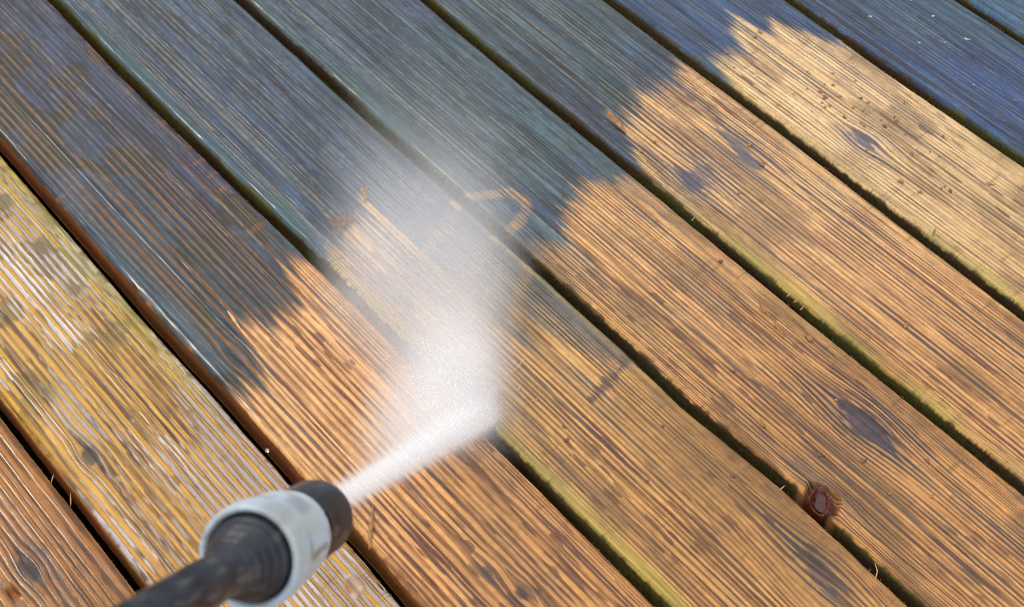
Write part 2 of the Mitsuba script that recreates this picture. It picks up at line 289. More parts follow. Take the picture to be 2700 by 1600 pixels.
    c = mix(c, mi.Color3f(srgb(40, 28, 16)), 0.85 * crack)
    # ---- knots and stains: dark hearts whose colour runs out along the grain
    st = mi.Float(0)
    streak = noise(ph * 1.4, y * 11, k + 15)
    for sx, sy, a, b, s in STAIN:
        d = dr.sqrt(dr.square((p.x - sx) / a) + dr.square((y - sy) / b))
        halo = smoothstep(2.6, 0.5, d + 2.6 * (streak - 0.5)) * 0.9
        heart = smoothstep(1.15, 0.6, d + 1.3 * (fib - 0.5) + 0.5 * (tear - 0.5) + 0.8 * (streak - 0.5))
        st = dr.maximum(st, s * dr.maximum(heart, halo * (1 - 0.7 * ridge)))
    ax, ay, bx, by = 0.0340, -0.0925, -0.0140, -0.1020
    t = dr.clip(((p.x - ax) * (bx - ax) + (y - ay) * (by - ay)) / ((bx - ax) ** 2 + (by - ay) ** 2), 0, 1)
    d = dr.sqrt(dr.square(p.x - ax - t * (bx - ax)) + dr.square(y - ay - t * (by - ay))) + 0.011 * (fib - 0.5) + 0.006 * (tear - 0.5)
    st = dr.maximum(st, 0.75 * smoothstep(0.0050, 0.0010, d))
    knot = mix(mi.Color3f(srgb(74, 54, 58)), mi.Color3f(srgb(46, 60, 60)), smoothstep(0.40, 0.62, fbm(p.x * 60, y * 40, 2.0))) * (0.22 + 0.62 * fine + 0.34 * ridge) * (0.7 + 0.6 * speck)
    bluish = dr.select(k > 3.5, 1.0, 0.0)
    knot = mix(knot, mi.Color3f(srgb(72, 72, 92)) * (0.5 + 1.0 * fine), 0.8 * bluish)
    c = mix(c, knot, st)
    # ---- red heartwood round the open knot
    r = dr.sqrt(dr.square((p.x - 0.0500) / 0.0092) + dr.square((y + 0.2635) / 0.0120)) + 0.12 * (fib - 0.5)
    red = smoothstep(1.25, 0.9, r) * dr.select(dr.abs(k - 3) < 0.5, 1.0, 0.0)
    c = mix(c, mi.Color3f(srgb(92, 44, 28)), 0.9 * red)
    # ---- algae and moss on the arrises and down the sides
    near = smoothstep(0.021, 0.008, u + 0.016 * (fbm(p.x * 60, y * 22, k + 9) - 0.5) + 0.008 * (thread - 0.5)) * smoothstep(0.30, 0.60, noise(y * 5.0, k * 4.4) + 0.25 * (tear - 0.5))
    far = smoothstep(0.114, 0.124, u) * smoothstep(0.5, 0.7, noise(y * 7.0, k * 5.9))
    algae = mix(mix(mi.Color3f(srgb(190, 164, 96)), mi.Color3f(srgb(168, 164, 50)), noise(y * 8, k * 2.2)), mi.Color3f(srgb(62, 96, 92)), uv.y)
    c = mix(c, algae * (0.7 + 0.6 * fine), dr.select(k > 1.5, dr.select(k < 2.5, 0.5, 0.36), 0.0) * dr.maximum(near, 0.5 * far))
    slimy = on0 * smoothstep(0.100, 0.122, u + 0.012 * (fib - 0.5)) * smoothstep(0.02, 0.16, y)
    c = mix(c, mi.Color3f(srgb(140, 134, 60)) * (0.5 + 1.0 * tear), 0.5 * slimy)
    side = smoothstep(-0.0008, -0.0036, p.z + 0.0030 * (noise(y * 160, p.x * 50, k) - 0.5) + 0.0016 * (noise(y * 620, p.x * 100, k) - 0.5)) * (1 - smoothstep(1.7, 1.3, r) * dr.select(dr.abs(k - 3) < 0.5, 1.0, 0.0))
    mossy = smoothstep(0.35, 0.6, fbm(y * 9, p.z * 60, k + 13))
    moss = mix(mi.Color3f(srgb(66, 46, 18)), mi.Color3f(srgb(74, 70, 16)), mossy) * (0.5 + 1.0 * noise(y * 600, p.z * 600, p.x * 600))
    amberside = mi.Color3f(srgb(140, 80, 34)) * (0.45 + 1.0 * ridge)
    moss = dr.select(k < 1.5, mix(amberside, moss, 0.35 * mossy), moss)
    return mix(c, moss, side)

def wood_rough(p, n, uv):
    k, ph, y, cell, w, h, fib, tear = wood_parts(p, uv)
    wet = smoothstep(0.45, 0.15, h)
    return dr.clip(0.54 + 0.5 * smoothstep(0.985, 0.93, n.z) - 0.36 * wet + 0.25 * (tear - 0.5) + 0.3 * smoothstep(-0.0006, -0.0025, p.z), 0.12, 0.9)

scene['wood'] = {'type': 'twosided', 'b': {'type': 'principled', 'base_color': mikit.proc(wood_colour), 'roughness': mikit.proc(wood_rough), 'specular': 0.55,
                 'clearcoat': 0.10, 'clearcoat_gloss': 0.95}}

BOARD_LABEL = {-1: 'brown washed board across the bottom left corner, mostly outside the photograph', 0: 'yellow ochre board with sodden ridges and milky water in its grooves',
               1: 'board with round slate grey ridges that turn tan under the nozzle', 2: 'board that the spray is washing, grey above and tan below',
               3: 'board with the red open knot at its edge', 4: 'board with a splinter standing up where the grey ends',
               5: 'palest washed board, strewn with seeds and crumbs', 6: 'unwashed blue grey board with a long crack near its edge', 7: 'unwashed board in the top right corner'}
order = [2, 1, 3, 4, 5, 0, 6, -1, 7] + list(range(-12, -1)) + list(range(8, 20))
tag('deck', 'timber deck of long grooved boards, half weathered grey and half washed tan', None, None, 'structure')
for i, k in enumerate(order):
    mesh, uv = board_mesh(k, k in VIEW)
    key = 'deck__board' + (f'_{i:03d}' if i else '')
    scene[key] = mikit.ply(mesh, 'wood', smooth=True, uv=uv)
    if k in BOARD_LABEL:
        tag(key, BOARD_LABEL[k])
scene['dark_timber'] = {'type': 'twosided', 'b': {'type': 'principled', 'base_color': mikit.proc(lambda p, n, uv: mix(mi.Color3f(srgb(60, 48, 30)), mi.Color3f(srgb(40, 44, 20)), fbm(p.x * 40, p.y * 40, p.z * 40))), 'roughness': 0.7}}
for i, yy in enumerate((-1.72, -1.27, -0.82, 0.68, 1.13, 1.58)):
    b = trimesh.creation.box((4.0, 0.045, 0.095)); b.apply_translation((0.08, yy, -THICK - 0.0485))
    scene['deck__joist' + (f'_{i:03d}' if i else '')] = mikit.ply(b, 'dark_timber')
scene['soil'] = {'type': 'twosided', 'b': {'type': 'diffuse', 'reflectance': mikit.proc(lambda p, n, uv: mix(mi.Color3f(srgb(44, 36, 26)), mi.Color3f(srgb(52, 56, 28)), fbm(p.x * 9, p.y * 9)))}}
gx, gy = np.meshgrid(np.concatenate([[-150, -20, -6], np.linspace(-3, 3, 61), [6, 20, 150]]), np.concatenate([[-150, -20, -6], np.linspace(-3, 3, 61), [6, 20, 150]]))
gz = -0.26 + 0.03 * (fb(gx * 4, gy * 4) - 0.5)
gi = np.arange(gx.size).reshape(gx.shape)
gf = np.stack([gi[:-1, :-1], gi[:-1, 1:], gi[1:, 1:], gi[1:, :-1]], -1).reshape(-1, 4)
scene['ground'] = mikit.ply((np.stack([gx, gy, gz], -1).reshape(-1, 3), gf), 'soil', smooth=True)
tag('ground', 'damp dark soil under the deck', None, None, 'structure')

# ---------------------------------------------------------------- pressure washer lance
REAR, TIP, HIT, HIT2 = np.array([-0.3292, -0.1838, 0.2709]), np.array([-0.2762, -0.1568, 0.2130]), np.array([-0.0778, -0.0623, 0.0]), np.array([-0.1034, 0.0282, 0.0])
AX = (HIT - REAR) / np.linalg.norm(HIT - REAR)
E1 = np.cross(AX, [0, 0, 1.0]); E1 /= np.linalg.norm(E1)      # to the right seen from behind
E2 = np.cross(E1, AX)                                          # upwards
LEN = float((TIP - REAR) @ AX)

def lathe(prof, seg=96, ends=True):
    """prof: (distance along the axis, radius) pairs; a closed surface round the lance's axis."""
    a, r = np.array(prof, float).T
    q = np.linspace(0, 2 * np.pi, seg, endpoint=False)
    ring = np.cos(q)[:, None] * E1 + np.sin(q)[:, None] * E2
    v = (REAR + a[:, None] * AX)[:, None] + r[:, None, None] * ring[None]
    idx = np.arange(len(a) * seg).reshape(len(a), seg)
    nx_ = np.roll(idx, -1, 1)
    f = np.stack([idx[:-1], nx_[:-1], nx_[1:], idx[1:]], -1).reshape(-1, 4)
    m = trimesh.Trimesh(v.reshape(-1, 3), np.vstack([f[:, [0, 1, 2]], f[:, [0, 2, 3]]]), process=False)
    c = m.triangles_center - REAR
    if np.sum((c - (c @ AX)[:, None] * AX) * m.face_normals * m.area_faces[:, None]) < 0:
        m.invert()
    return m

def ax_coords(p):
    d = mi.Point3f(p) - mi.Point3f(REAR.tolist())
    return dr.dot(d, mi.Vector3f(AX.tolist())), dr.dot(d, mi.Vector3f(E1.tolist())), dr.dot(d, mi.Vector3f(E2.tolist()))

def collar_colour(p, n, uv):
    a, x, z = ax_coords(p)
    ang = dr.atan2(z, x)
    c = mix(mi.Color3f(srgb(170, 184, 196)), mi.Color3f(srgb(166, 174, 172)), smoothstep(0.4, 0.7, fbm(a * 60, ang * 2.0)))
    dirt = smoothstep(0.50, 0.80, fbm(a * 45, ang * 2.2, 3.0)) * 0.45
    # grime packed into the recess of the grip mark on the right flank
    low = smoothstep(0.85, 0.30, ang)
    v1 = smoothstep(0.0010 + 0.0022 * low, 0.0003, dr.abs(a - 0.0150)) * smoothstep(0.12, 0.26, ang) * smoothstep(0.95, 0.86, ang) * (0.35 + 0.65 * low)
    v2 = smoothstep(0.10, 0.05, dr.abs(ang - 0.20 - 0.05 * noise(a * 300, 2.0))) * smoothstep(0.0140, 0.0160, a) * smoothstep(0.0415, 0.0385, a) * 0.75
    c = mix(c, mi.Color3f(srgb(112, 120, 128)), 0.6 * smoothstep(0.34, 0.16, dr.abs(ang - 1.30)) * smoothstep(0.012, 0.005, dr.abs(a - 0.0270)))
    c = mix(c, mi.Color3f(srgb(126, 122, 96)), 0.35 * smoothstep(0.5, 0.2, dr.abs(ang - 2.0)) * smoothstep(0.010, 0.004, dr.abs(a - 0.018)))
    return mix(mix(c, mi.Color3f(srgb(120, 112, 96)), dirt), mi.Color3f(srgb(84, 74, 58)), 0.9 * dr.maximum(v1, v2) * (0.55 + 0.6 * noise(a * 400, ang * 12)))

def rubber_colour(p, n, uv):
    a, x, z = ax_coords(p)
    ang = dr.atan2(z, x)
    c = mix(mi.Color3f(srgb(28, 30, 36)), mi.Color3f(srgb(46, 48, 54)), smoothstep(0.35, 0.7, fbm(p.x * 90, p.y * 90, p.z * 90)))
    return mix(c, mi.Color3f(srgb(94, 92, 90)), 0.5 * smoothstep(0.55, 0.78, fbm(a * 70, ang * 3, 5.0)))
scene['collar_plastic'] = {'type': 'principled', 'base_color': mikit.proc(collar_colour), 'roughness': 0.38, 'specular': 0.5}
scene['black_rubber'] = {'type': 'principled', 'base_color': mikit.proc(rubber_colour), 'roughness': 0.38, 'specular': 0.45}
scene['black_hole'] = {'type': 'twosided', 'b': {'type': 'diffuse', 'reflectance': {'type': 'rgb', 'value': [0.01, 0.01, 0.01]}}}
R = 0.0252
tag('pressure_washer_lance', 'black lance with a pale grey collar and black nozzle, spraying the boards', 'pressure washer')
CL = 0.047
scene['pressure_washer_lance__collar'] = mikit.ply(lathe([(0.006, 0.0208), (0.0005, 0.0212), (-0.0008, 0.0222), (-0.0010, 0.0234), (-0.0002, 0.0246), (0.0016, R), (0.012, R + 0.0001), (0.0132, R - 0.0001), (0.0142, R - 0.0010), (0.0158, R - 0.0012), (0.0170, R - 0.0008),
    (0.034, R - 0.0020), (CL - 0.004, R - 0.0034), (CL - 0.0012, R - 0.0040), (CL, R - 0.0050), (CL, R - 0.0080)]), 'collar_plastic', smooth=30)
tag('pressure_washer_lance__collar', 'pale grey plastic collar with brown dirt on its flank')
scene['pressure_washer_lance__nozzle_tip'] = mikit.ply(lathe([(CL - 0.004, 0.0185), (CL + 0.0005, R - 0.0060), (CL + 0.003, R - 0.0053), (LEN - 0.006, 0.0196), (LEN - 0.002, 0.0188), (LEN + 0.0005, 0.0172), (LEN + 0.0012, 0.0155), (LEN + 0.0008, 0.0130),
    (LEN - 0.002, 0.0115), (LEN - 0.004, 0.0050), (LEN - 0.0042, 0.0)]), 'black_rubber', smooth=40)
scene['pressure_washer_lance__nozzle_tip__orifice'] = mikit.ply(lathe([(LEN - 0.0041, 0.0032), (LEN - 0.0030, 0.0030), (LEN - 0.0030, 0.0012), (LEN - 0.0060, 0.0010), (LEN - 0.0060, 0.0)], 32), 'black_hole', smooth=30)
q = np.linspace(0.42, 0.86, 14)
for i, (a0, a1) in enumerate(((CL + 0.0012, CL + 0.0036),)):
    pr = [(a0, -0.0012), (a0, 0.0004), (a1, 0.0004), (a1, -0.0012)]
    r_at = lambda a: float(np.interp(a, [CL + 0.0005, CL + 0.003, LEN - 0.006], [R - 0.0060, R - 0.0053, 0.0196]))
    vv = np.array([[REAR + a * AX + (r_at(a) + d) * (np.cos(t) * E1 + np.sin(t) * E2) for a, d in pr] for t in q]).reshape(-1, 3)
    ff = [[4 * k_ + m_, 4 * k_ + 4 + m_, 4 * k_ + 4 + (m_ + 1) % 4, 4 * k_ + (m_ + 1) % 4] for k_ in range(13) for m_ in range(4)] + [[0, 1, 2, 3], [55, 54, 53, 52]]
    scene['pressure_washer_lance__nozzle_tip__slot'] = mikit.ply((vv, np.array(ff)), 'black_hole')
# stepped boot inside the collar, then the tube back towards the holder
boot, rr = [(0.0065, 0.0206), (0.0030, 0.0205), (0.0022, 0.0200)], 0.0200
for j in range(5):
    a0 = 0.0015 - 0.0052 * j
    boot += [(a0, rr), (a0 - 0.0035, rr - 0.0003), (a0 - 0.0044, rr - 0.0008), (a0 - 0.0046, rr - 0.0014)]
    rr -= 0.0019
boot += [(-0.030, rr), (-0.036, 0.0098)]
scene['pressure_washer_lance__stepped_boot'] = mikit.ply(lathe(boot), 'black_rubber', smooth=35)
scene['pressure_washer_lance__tube'] = mikit.ply(lathe([(-0.0345, 0.0088), (-0.0350, 0.0106), (-0.040, 0.0110)] + [(-t, 0.0112) for t in np.linspace(0.05, 0.78, 40)] + [(-0.785, 0.0100), (-0.785, 0.0)]), 'black_rubber', smooth=35)

# ---------------------------------------------------------------- the water: one body of fine spray
MISTP = np.array([[-0.0778, -0.0663], [-0.0318, -0.0279], [0.0251, 0.0125], [0.0447, 0.0713], [0.0269, 0.124], [-0.0293, 0.1417], [-0.0803, 0.1203], [-0.1201, 0.0788], [-0.1258, 0.0138]])
FLOW = np.array([0.62, 0.78])
def poly_sd(x, y, poly):
    d = np.full(x.shape, 1e9); inside = np.zeros(x.shape, bool)
    for a, b in zip(poly, np.roll(poly, -1, 0)):
        ab = b - a
        t = np.clip(((x - a[0]) * ab[0] + (y - a[1]) * ab[1]) / (ab @ ab), 0, 1)
        d = np.minimum(d, np.hypot(x - a[0] - t * ab[0], y - a[1] - t * ab[1]))
        c = ((a[1] > y) != (b[1] > y)) & (x < (b[0] - a[0]) * (y - a[1]) / (b[1] - a[1] + 1e-12) + a[0])
        inside ^= c
    return np.where(inside, -d, d)

def density(x, y, z):
    q = np.stack([x - TIP[0], y - TIP[1], z - TIP[2]], -1)
    J = HIT - TIP; L = np.linalg.norm(J); J = J / L
    S = HIT2 - TIP; S = S - (S @ J) * J; S /= np.linalg.norm(S)
    N = np.cross(J, S)
    a, s, n_ = q @ J, q @ S, q @ N
    smax = (HIT2 - TIP) @ S / ((HIT2 - TIP) @ J)
    # bright edge of the fan
    wid = 0.0034 + 0.010 * np.clip(a, 0, 1)
    core = np.exp(-((s - 0.001) / (1.25 * wid)) ** 2 - (n_ / wid) ** 2) * 300
    # the sheet
    t = np.clip(s, 0, None) / np.maximum(a, 0.004) / smax
    th = 0.0035 + 0.040 * np.clip(a, 0, 1)
    sheet = 50 * np.exp(-(n_ / th) ** 2) * np.exp(-1.7 * t) * sst(1.15, 0.55, t) * (s > -0.002) * sst(0.05, 0.22, a)
    along = sst(-0.004, 0.004, a)
    jet = (core + sheet) * along * sst(L + 0.02, L - 0.01, a)
    # spray thrown forward from where the jet meets the boards
    dx, dy = x - HIT[0], y - HIT[1]
    f = dx * FLOW[0] + dy * FLOW[1]; l = -dx * FLOW[1] + dy * FLOW[0]
    sd = poly_sd(x - 0.35 * z, y - 0.35 * z, MISTP)
    edge = sst(0.018, -0.050, sd)
    tall = 0.020 + 0.13 * np.clip(f, 0, 0.15)
    clump = 0.60 + 0.8 * fb(x * 34, y * 34, z * 40, 2)
    mist = 74 * edge * np.exp(-np.clip(z, 0, 1) / tall) * np.exp(-np.clip(f, 0, 1) / 0.125) * clump
    burst = 105 * np.exp(-((l - 0.022) / 0.026) ** 2 - ((f - 0.014) / 0.034) ** 2) * np.exp(-np.clip(z, 0, 1) / 0.028) * (0.7 + 0.6 * fb(x * 40, y * 40, z * 40, 2))
    return jet * (0.75 + 0.5 * fb(q @ J * 14, s * 130, n_ * 130, 1)) + mist + burst

LO, HI = np.array([-0.292, -0.178, -0.012]), np.array([0.110, 0.195, 0.224])
NG = (160, 150, 100)
ax_ = [np.linspace(LO[i], HI[i], NG[i]) for i in range(3)]
GX, GY, GZ = np.meshgrid(*ax_, indexing='ij')
D = density(GX, GY, GZ)
D = np.where(D < 0.25, 0, D)
D[0] = D[-1] = 0; D[:, 0] = D[:, -1] = 0; D[:, :, -1] = 0
grid = mi.VolumeGrid(np.ascontiguousarray(D.transpose(2, 1, 0)[..., None], dtype=np.float32))
scene['spray_medium'] = {'type': 'heterogeneous', 'albedo': {'type': 'constvolume', 'value': {'type': 'rgb', 'value': [0.997, 0.998, 0.999]}},
    'sigma_t': {'type': 'gridvolume', 'grid': grid, 'filter_type': 'trilinear', 'wrap_mode': 'clamp', 'to_world': T().translate(LO.tolist()).scale((HI - LO).tolist())},
    'phase': {'type': 'isotropic'}}
from scipy import ndimage
Dd = ndimage.grey_dilation(D, size=(5, 5, 5))
from scipy.interpolate import RegularGridInterpolator
field = RegularGridInterpolator(ax_, np.minimum(Dd, 4.0), bounds_error=False, fill_value=0.0)
hull = manifold3d.Manifold.level_set(lambda x, y, z: float(field((x, y, z))) - 0.4, [*(LO - 0.005), *(HI + 0.005)], 0.008, 0.0)
parts = sorted(hull.decompose(), key=lambda m: -m.volume())
scene['spray_boundary'] = {'type': 'null'}
scene['water_spray'] = mikit.ply(parts[0], 'spray_boundary', smooth=False, interior={'type': 'ref', 'id': 'spray_medium'})
tag('water_spray', 'white fan of spray from the nozzle, bursting into mist on the boards', 'water spray')

# ---------------------------------------------------------------- splinters, straws, seeds, drops
def flat(name, rgb, rough=0.5, var=0.35):
    c = mi.Color3f(srgb(*rgb))
    scene[name] = {'type': 'twosided', 'b': {'type': 'principled', 'base_color': mikit.proc(lambda p, n, uv: c * (1 - var + 2 * var * noise(p.x * 500, p.y * 500, p.z * 500))), 'roughness': rough, 'specular': 0.5}}
flat('pale_splinter', (196, 164, 116)); flat('amber_splinter', (150, 104, 56)); flat('brown_stalk', (112, 78, 48)); flat('seed_brown', (146, 104, 58), 0.4); flat('green_blade', (120, 130, 40)); flat('red_knot', (84, 38, 24), 0.22, 0.5)

def number(name):
    if name not in scene and name not in labels:
        return name
    i = 1
    while f'{name}_{i:03d}' in scene or f'{name}_{i:03d}' in labels:
        i += 1
    return f'{name}_{i:03d}'

def blade(pts, width, thick, twist=0.3):
    """A sliver of wood along the points: lens-shaped section, pointed ends."""
    pts = np.array(pts, float)
    t = np.linspace(0, 1, 14)
    base = np.linspace(0, 1, len(pts))
    c = np.stack([np.interp(t, base, pts[:, i]) for i in range(3)], -1)
    d = np.gradient(c, axis=0); d /= np.linalg.norm(d, axis=1, keepdims=True)
    side = np.cross(d, [0, 0, 1.0]); side /= np.maximum(np.linalg.norm(side, axis=1, keepdims=True), 1e-6)
    up = np.cross(side, d)
    tw = twist * (t - 0.5)
    side, up = side * np.cos(tw)[:, None] + up * np.sin(tw)[:, None], up * np.cos(tw)[:, None] - side * np.sin(tw)[:, None]
    wv = width * np.clip(np.sin(np.pi * np.clip(t * 0.90 + 0.06, 0, 1)) ** 0.8, 0.06, 1)[:, None] * (0.85 + 0.3 * nz(t * 7, pts[0, 0] * 900))[:, None]
    ring = [c + side * wv, c + up * thick + side * wv * 0.25, c - side * wv, c - up * thick * 0.6]
    v = np.stack(ring, 1).reshape(-1, 3); n = len(t)
    f = [[4 * i + j, 4 * i + (j + 1) % 4, 4 * i + 4 + (j + 1) % 4, 4 * i + 4 + j] for i in range(n - 1) for j in range(4)]
    f = np.array(f); f = np.vstack([f[:, [0, 1, 2]], f[:, [0, 2, 3]], [[0, 2, 1], [0, 3, 2], [4 * n - 4, 4 * n - 3, 4 * n - 2], [4 * n - 4, 4 * n - 2, 4 * n - 1]]])
    return trimesh.Trimesh(v, f, process=False)

def put(name, mesh, bsdf, label, cat, group=None, smooth=40):
    k = number(name)
    scene[k] = mikit.ply(mesh, bsdf, smooth=smooth)
    tag(k, label, cat, group)
    return k

put('wood_splinter', blade([[0.1870, 0.0720, 0.0010], [0.1893, 0.0830, 0.0022], [0.1890, 0.0990, 0.0065]], 0.0024, 0.0010, 0.9), 'amber_splinter', 'amber pointed splinter lifting where the fourth board turns from grey to tan', 'splinter')
put('wood_splinter', blade([[-0.1680, 0.1100, 0.0012], [-0.1668, 0.1210, 0.0024], [-0.1665, 0.1285, 0.0030]], 0.0011, 0.0005), 'pale_splinter', 'pale sharp splinter on the slate grey board left of the spray', 'splinter')
put('wood_splinter', blade([[-0.2072, -0.0934, 0.0012], [-0.1970, -0.0820, 0.0024], [-0.1852, -0.0690, 0.0014]], 0.0013, 0.0008), 'amber_splinter', 'long brown splinter lying just right of the nozzle tip', 'splinter')
put('wood_splinter', trimesh.util.concatenate([blade([[-0.0229, 0.1480, 0.0008], [-0.0190 + dx, 0.1530 + dy, 0.006], [-0.0185 + 1.8 * dx, 0.1560 + 1.8 * dy, 0.013 + dz]], 0.0009, 0.0006) for dx, dy, dz in ((0, 0, 0), (0.0012, -0.0008, -0.003), (-0.0012, 0.0010, -0.005), (0.0004, 0.0024, -0.008))]),
    'amber_splinter', 'upright tuft of torn fibres at the grey edge above the spray', 'splinter')
fib_ = [blade([[-0.0480 + 0.010 * rng.uniform(-1, 1), 0.1430 + 0.007 * rng.uniform(-1, 1), 0.0008], [-0.0480 + 0.012 * rng.uniform(-1, 1), 0.1440 + 0.011 * rng.uniform(-1, 1), rng.uniform(0.002, 0.005)]], 0.0005, 0.0003) for _ in range(36)]
put('fibre_clump', trimesh.util.concatenate(fib_), 'brown_stalk', 'clump of loose brown fibres on the grey edge left of the upright tuft', 'fibres')
put('twig', blade([[0.0976, 0.0509, 0.0010], [0.1000, 0.0535, 0.0055], [0.1020, 0.0555, 0.0110]], 0.0006, 0.0006), 'brown_stalk', 'dark short twig standing where the third board from the corner turns tan', 'twig')
straws = [([[0.0980, 0.0505, 0.001], [0.0990, 0.0400, 0.0020], [0.1001, 0.0307, 0.001]], 'pale straw lying beside the dark upright twig'),
          ([[-0.0415, -0.0482, 0.001], [-0.0330, -0.0465, 0.0030], [-0.0241, -0.0441, 0.0050]], 'pale straw right of the spray, the longest of the three there'),
          ([[-0.0507, -0.0620, 0.001], [-0.0444, -0.0609, 0.0022]], 'short pale straw right of where the jet hits the boards'),
          ([[-0.0479, -0.0750, 0.001], [-0.0420, -0.0766, 0.0016]], 'lowest short pale straw right of where the jet hits'),
          ([[-0.3383, 0.0632, -0.002], [-0.3360, 0.0662, 0.0010], [-0.3340, 0.0680, 0.0050]], 'pale straw poking from the bottom left gap'),
          ([[-0.3398, 0.0875, -0.004], [-0.3365, 0.0890, 0.0000], [-0.3346, 0.0900, 0.0016]], 'curled brown straw in the bottom left gap'),
          ([[0.0344, -0.2384, -0.001], [0.0370, -0.2390, 0.0010], [0.0385, -0.2395, 0.0024]], 'pale fibre over the gap above the red open knot'),
          ([[0.0320, -0.3260, -0.001], [0.0370, -0.3230, 0.0020], [0.0395, -0.3180, 0.0036]], 'pale fibre over the gap below the red open knot')]
for pts, lab in straws:
    put('straw', blade(pts, 0.00036, 0.0003), 'pale_splinter', lab, 'straw')
for x, y in ((0.1623, -0.029), (0.1636, -0.1283), (0.1637, -0.1355), (0.1619, -0.1433)):
    put('edge_fibre', blade([[x - 0.001, y, 0.0], [x, y - 0.001, 0.0018], [x + 0.0006, y - 0.0012, 0.0048]], 0.0006, 0.0004), 'pale_splinter', 'pale torn fibre standing on the edge of the gap above the big knot', 'fibre', 'fibres standing along the gap')
put('grass_blade', trimesh.util.concatenate([blade([[0.2947, -0.1628, -0.003], [0.2965, -0.1610, 0.002], [0.2985, -0.1605, 0.0055]], 0.0009, 0.0004), blade([[0.2947, -0.1628, -0.003], [0.2985, -0.1645, 0.0010]], 0.0008, 0.0004)]), 'green_blade', 'green grass blade growing from the gap at the right', 'grass')
put('seed_stalk', trimesh.util.concatenate([blade([[0.1416, -0.1192, 0.0016], [0.1385, -0.1285, 0.0020], [0.1372, -0.1400, 0.0014]], 0.0008, 0.0006), blade([[0.1395, -0.1225, 0.0016], [0.1372, -0.1300, 0.0030]], 0.0018, 0.0012), blade([[0.1372, -0.1400, 0.0012], [0.1349, -0.1440, 0.0020], [0.1331, -0.1530, 0.0012]], 0.0011, 0.0010)]),
    'amber_splinter', 'brown seed stalk lying on the washed board above the big knot', 'seed stalk')

def crumb(x, y, r, z, seed, stalk=True):
    g_ = np.random.default_rng(seed)
    m = trimesh.creation.icosphere(subdivisions=2, radius=1.0)
    v = np.array(m.vertices)
    v *= (1 + 0.5 * (nz(v[:, 0] * 1.7 + seed, v[:, 1] * 1.7, v[:, 2] * 1.7) - 0.5))[:, None]
    a = g_.uniform(0, 2 * np.pi); el = g_.uniform(1.1, 1.9)
    v = v * np.array([r * el, r, r * 0.55])
    v = np.stack([v[:, 0] * np.cos(a) - v[:, 1] * np.sin(a), v[:, 0] * np.sin(a) + v[:, 1] * np.cos(a), v[:, 2]], -1) + [x, y, z + 0.35 * r]
    out = [trimesh.Trimesh(v, m.faces, process=False)]
    if stalk:
        for _ in range(g_.integers(0, 3)):
            b = g_.uniform(0, 2 * np.pi); l = r * g_.uniform(1.5, 3.2)
            out.append(blade([[x, y, z + 0.0003], [x + l * np.cos(b), y + l * np.sin(b), z + g_.uniform(0.0, 0.0012)]], 0.00035, 0.0003))
    return trimesh.util.concatenate(out)

big = [(0.3201, -0.1089, 0.0022), (0.3229, -0.1261, 0.0021), (0.3427, -0.1411, 0.0019), (0.3734, -0.1572, 0.0019), (0.3479, 0.0008, 0.0020), (0.3453, -0.0058, 0.0018), (0.3410, -0.0151, 0.0017), (0.3562, -0.0131, 0.0015), (0.3681, -0.0260, 0.0014), (0.3689, -0.0336, 0.0014),
       (0.3546, -0.0292, 0.0015), (0.3400, -0.0315, 0.0014), (0.3459, -0.0450, 0.0014), (0.3711, -0.0620, 0.0022), (0.3580, -0.0600, 0.0022), (0.3084, 0.0144, 0.0014), (0.3624, 0.0850, 0.0022), (0.3537, 0.0828, 0.0017), (0.3212, 0.0840, 0.0013)]
for i in range(34):
    a, b = rng.normal(0.350, 0.024), rng.normal(-0.030, 0.055)
    if 0.300 < a < 0.396 and b < 0.07:
        big.append((a, b, rng.uniform(0.0006, 0.0012)))
OWN = {0: 'largest brown crumb low on the palest board, nearest the gap with the grass blade', 1: 'brown crumb on the palest board just below and right of the largest crumb', 2: 'brown crumb low in the middle of the palest board, right of the largest crumb',
       3: 'brown crumb low on the palest board, nearest its upper right edge', 4: 'topmost brown seed of the cluster in the middle of the palest board', 16: 'larger of two brown crumbs beside the grey edge at the top of the palest board',
       17: 'smaller of two brown crumbs beside the grey edge at the top of the palest board', 15: 'brown seed alone by the left edge of the palest board'}
for i, (x, y, r) in enumerate(big):
    put('seed', crumb(x, y, r * 0.72, 0.0003, 100 + i), ['seed_brown', 'amber_splinter', 'brown_stalk'][i % 3], OWN.get(i, 'tiny brown seed or crumb on the palest washed board'), 'seed', 'seeds strewn over the palest board', 50)
for i, (x, y, r, lab) in enumerate([(0.2112, -0.0338, 0.0011, None), (0.2551, -0.0030, 0.0014, None), (0.1825, 0.0492, 0.0013, None), (0.2193, -0.0510, 0.0010, None), (0.2101, -0.2048, 0.0015, None), (0.2480, -0.0240, 0.0017, None), (0.1980, 0.0500, 0.0012, None)]):
    put('seed', crumb(x, y, r, 0.0003, 300 + i), 'amber_splinter', 'brown seed on the washed board with two blue grey stains', 'seed', 'seeds on the board with grey stains', 50)
for i, (x, y, r) in enumerate([(0.1462, -0.1660, 0.0018), (0.0760, -0.2379, 0.0013), (0.0641, -0.1950, 0.0016), (0.0957, -0.2607, 0.0012), (0.1200, -0.2150, 0.0010), (0.1489, -0.0727, 0.0013), (0.0900, -0.2900, 0.0012), (0.1300, -0.2900, 0.0013), (0.1100, -0.3100, 0.0011), (0.0820, -0.1500, 0.0010)]):
    put('seed', crumb(x, y, r, 0.0003, 400 + i), ['seed_brown', 'brown_stalk'][i % 2], 'brown seed on the board of the big dark knot', 'seed', 'seeds on the board of the big knot', 50)
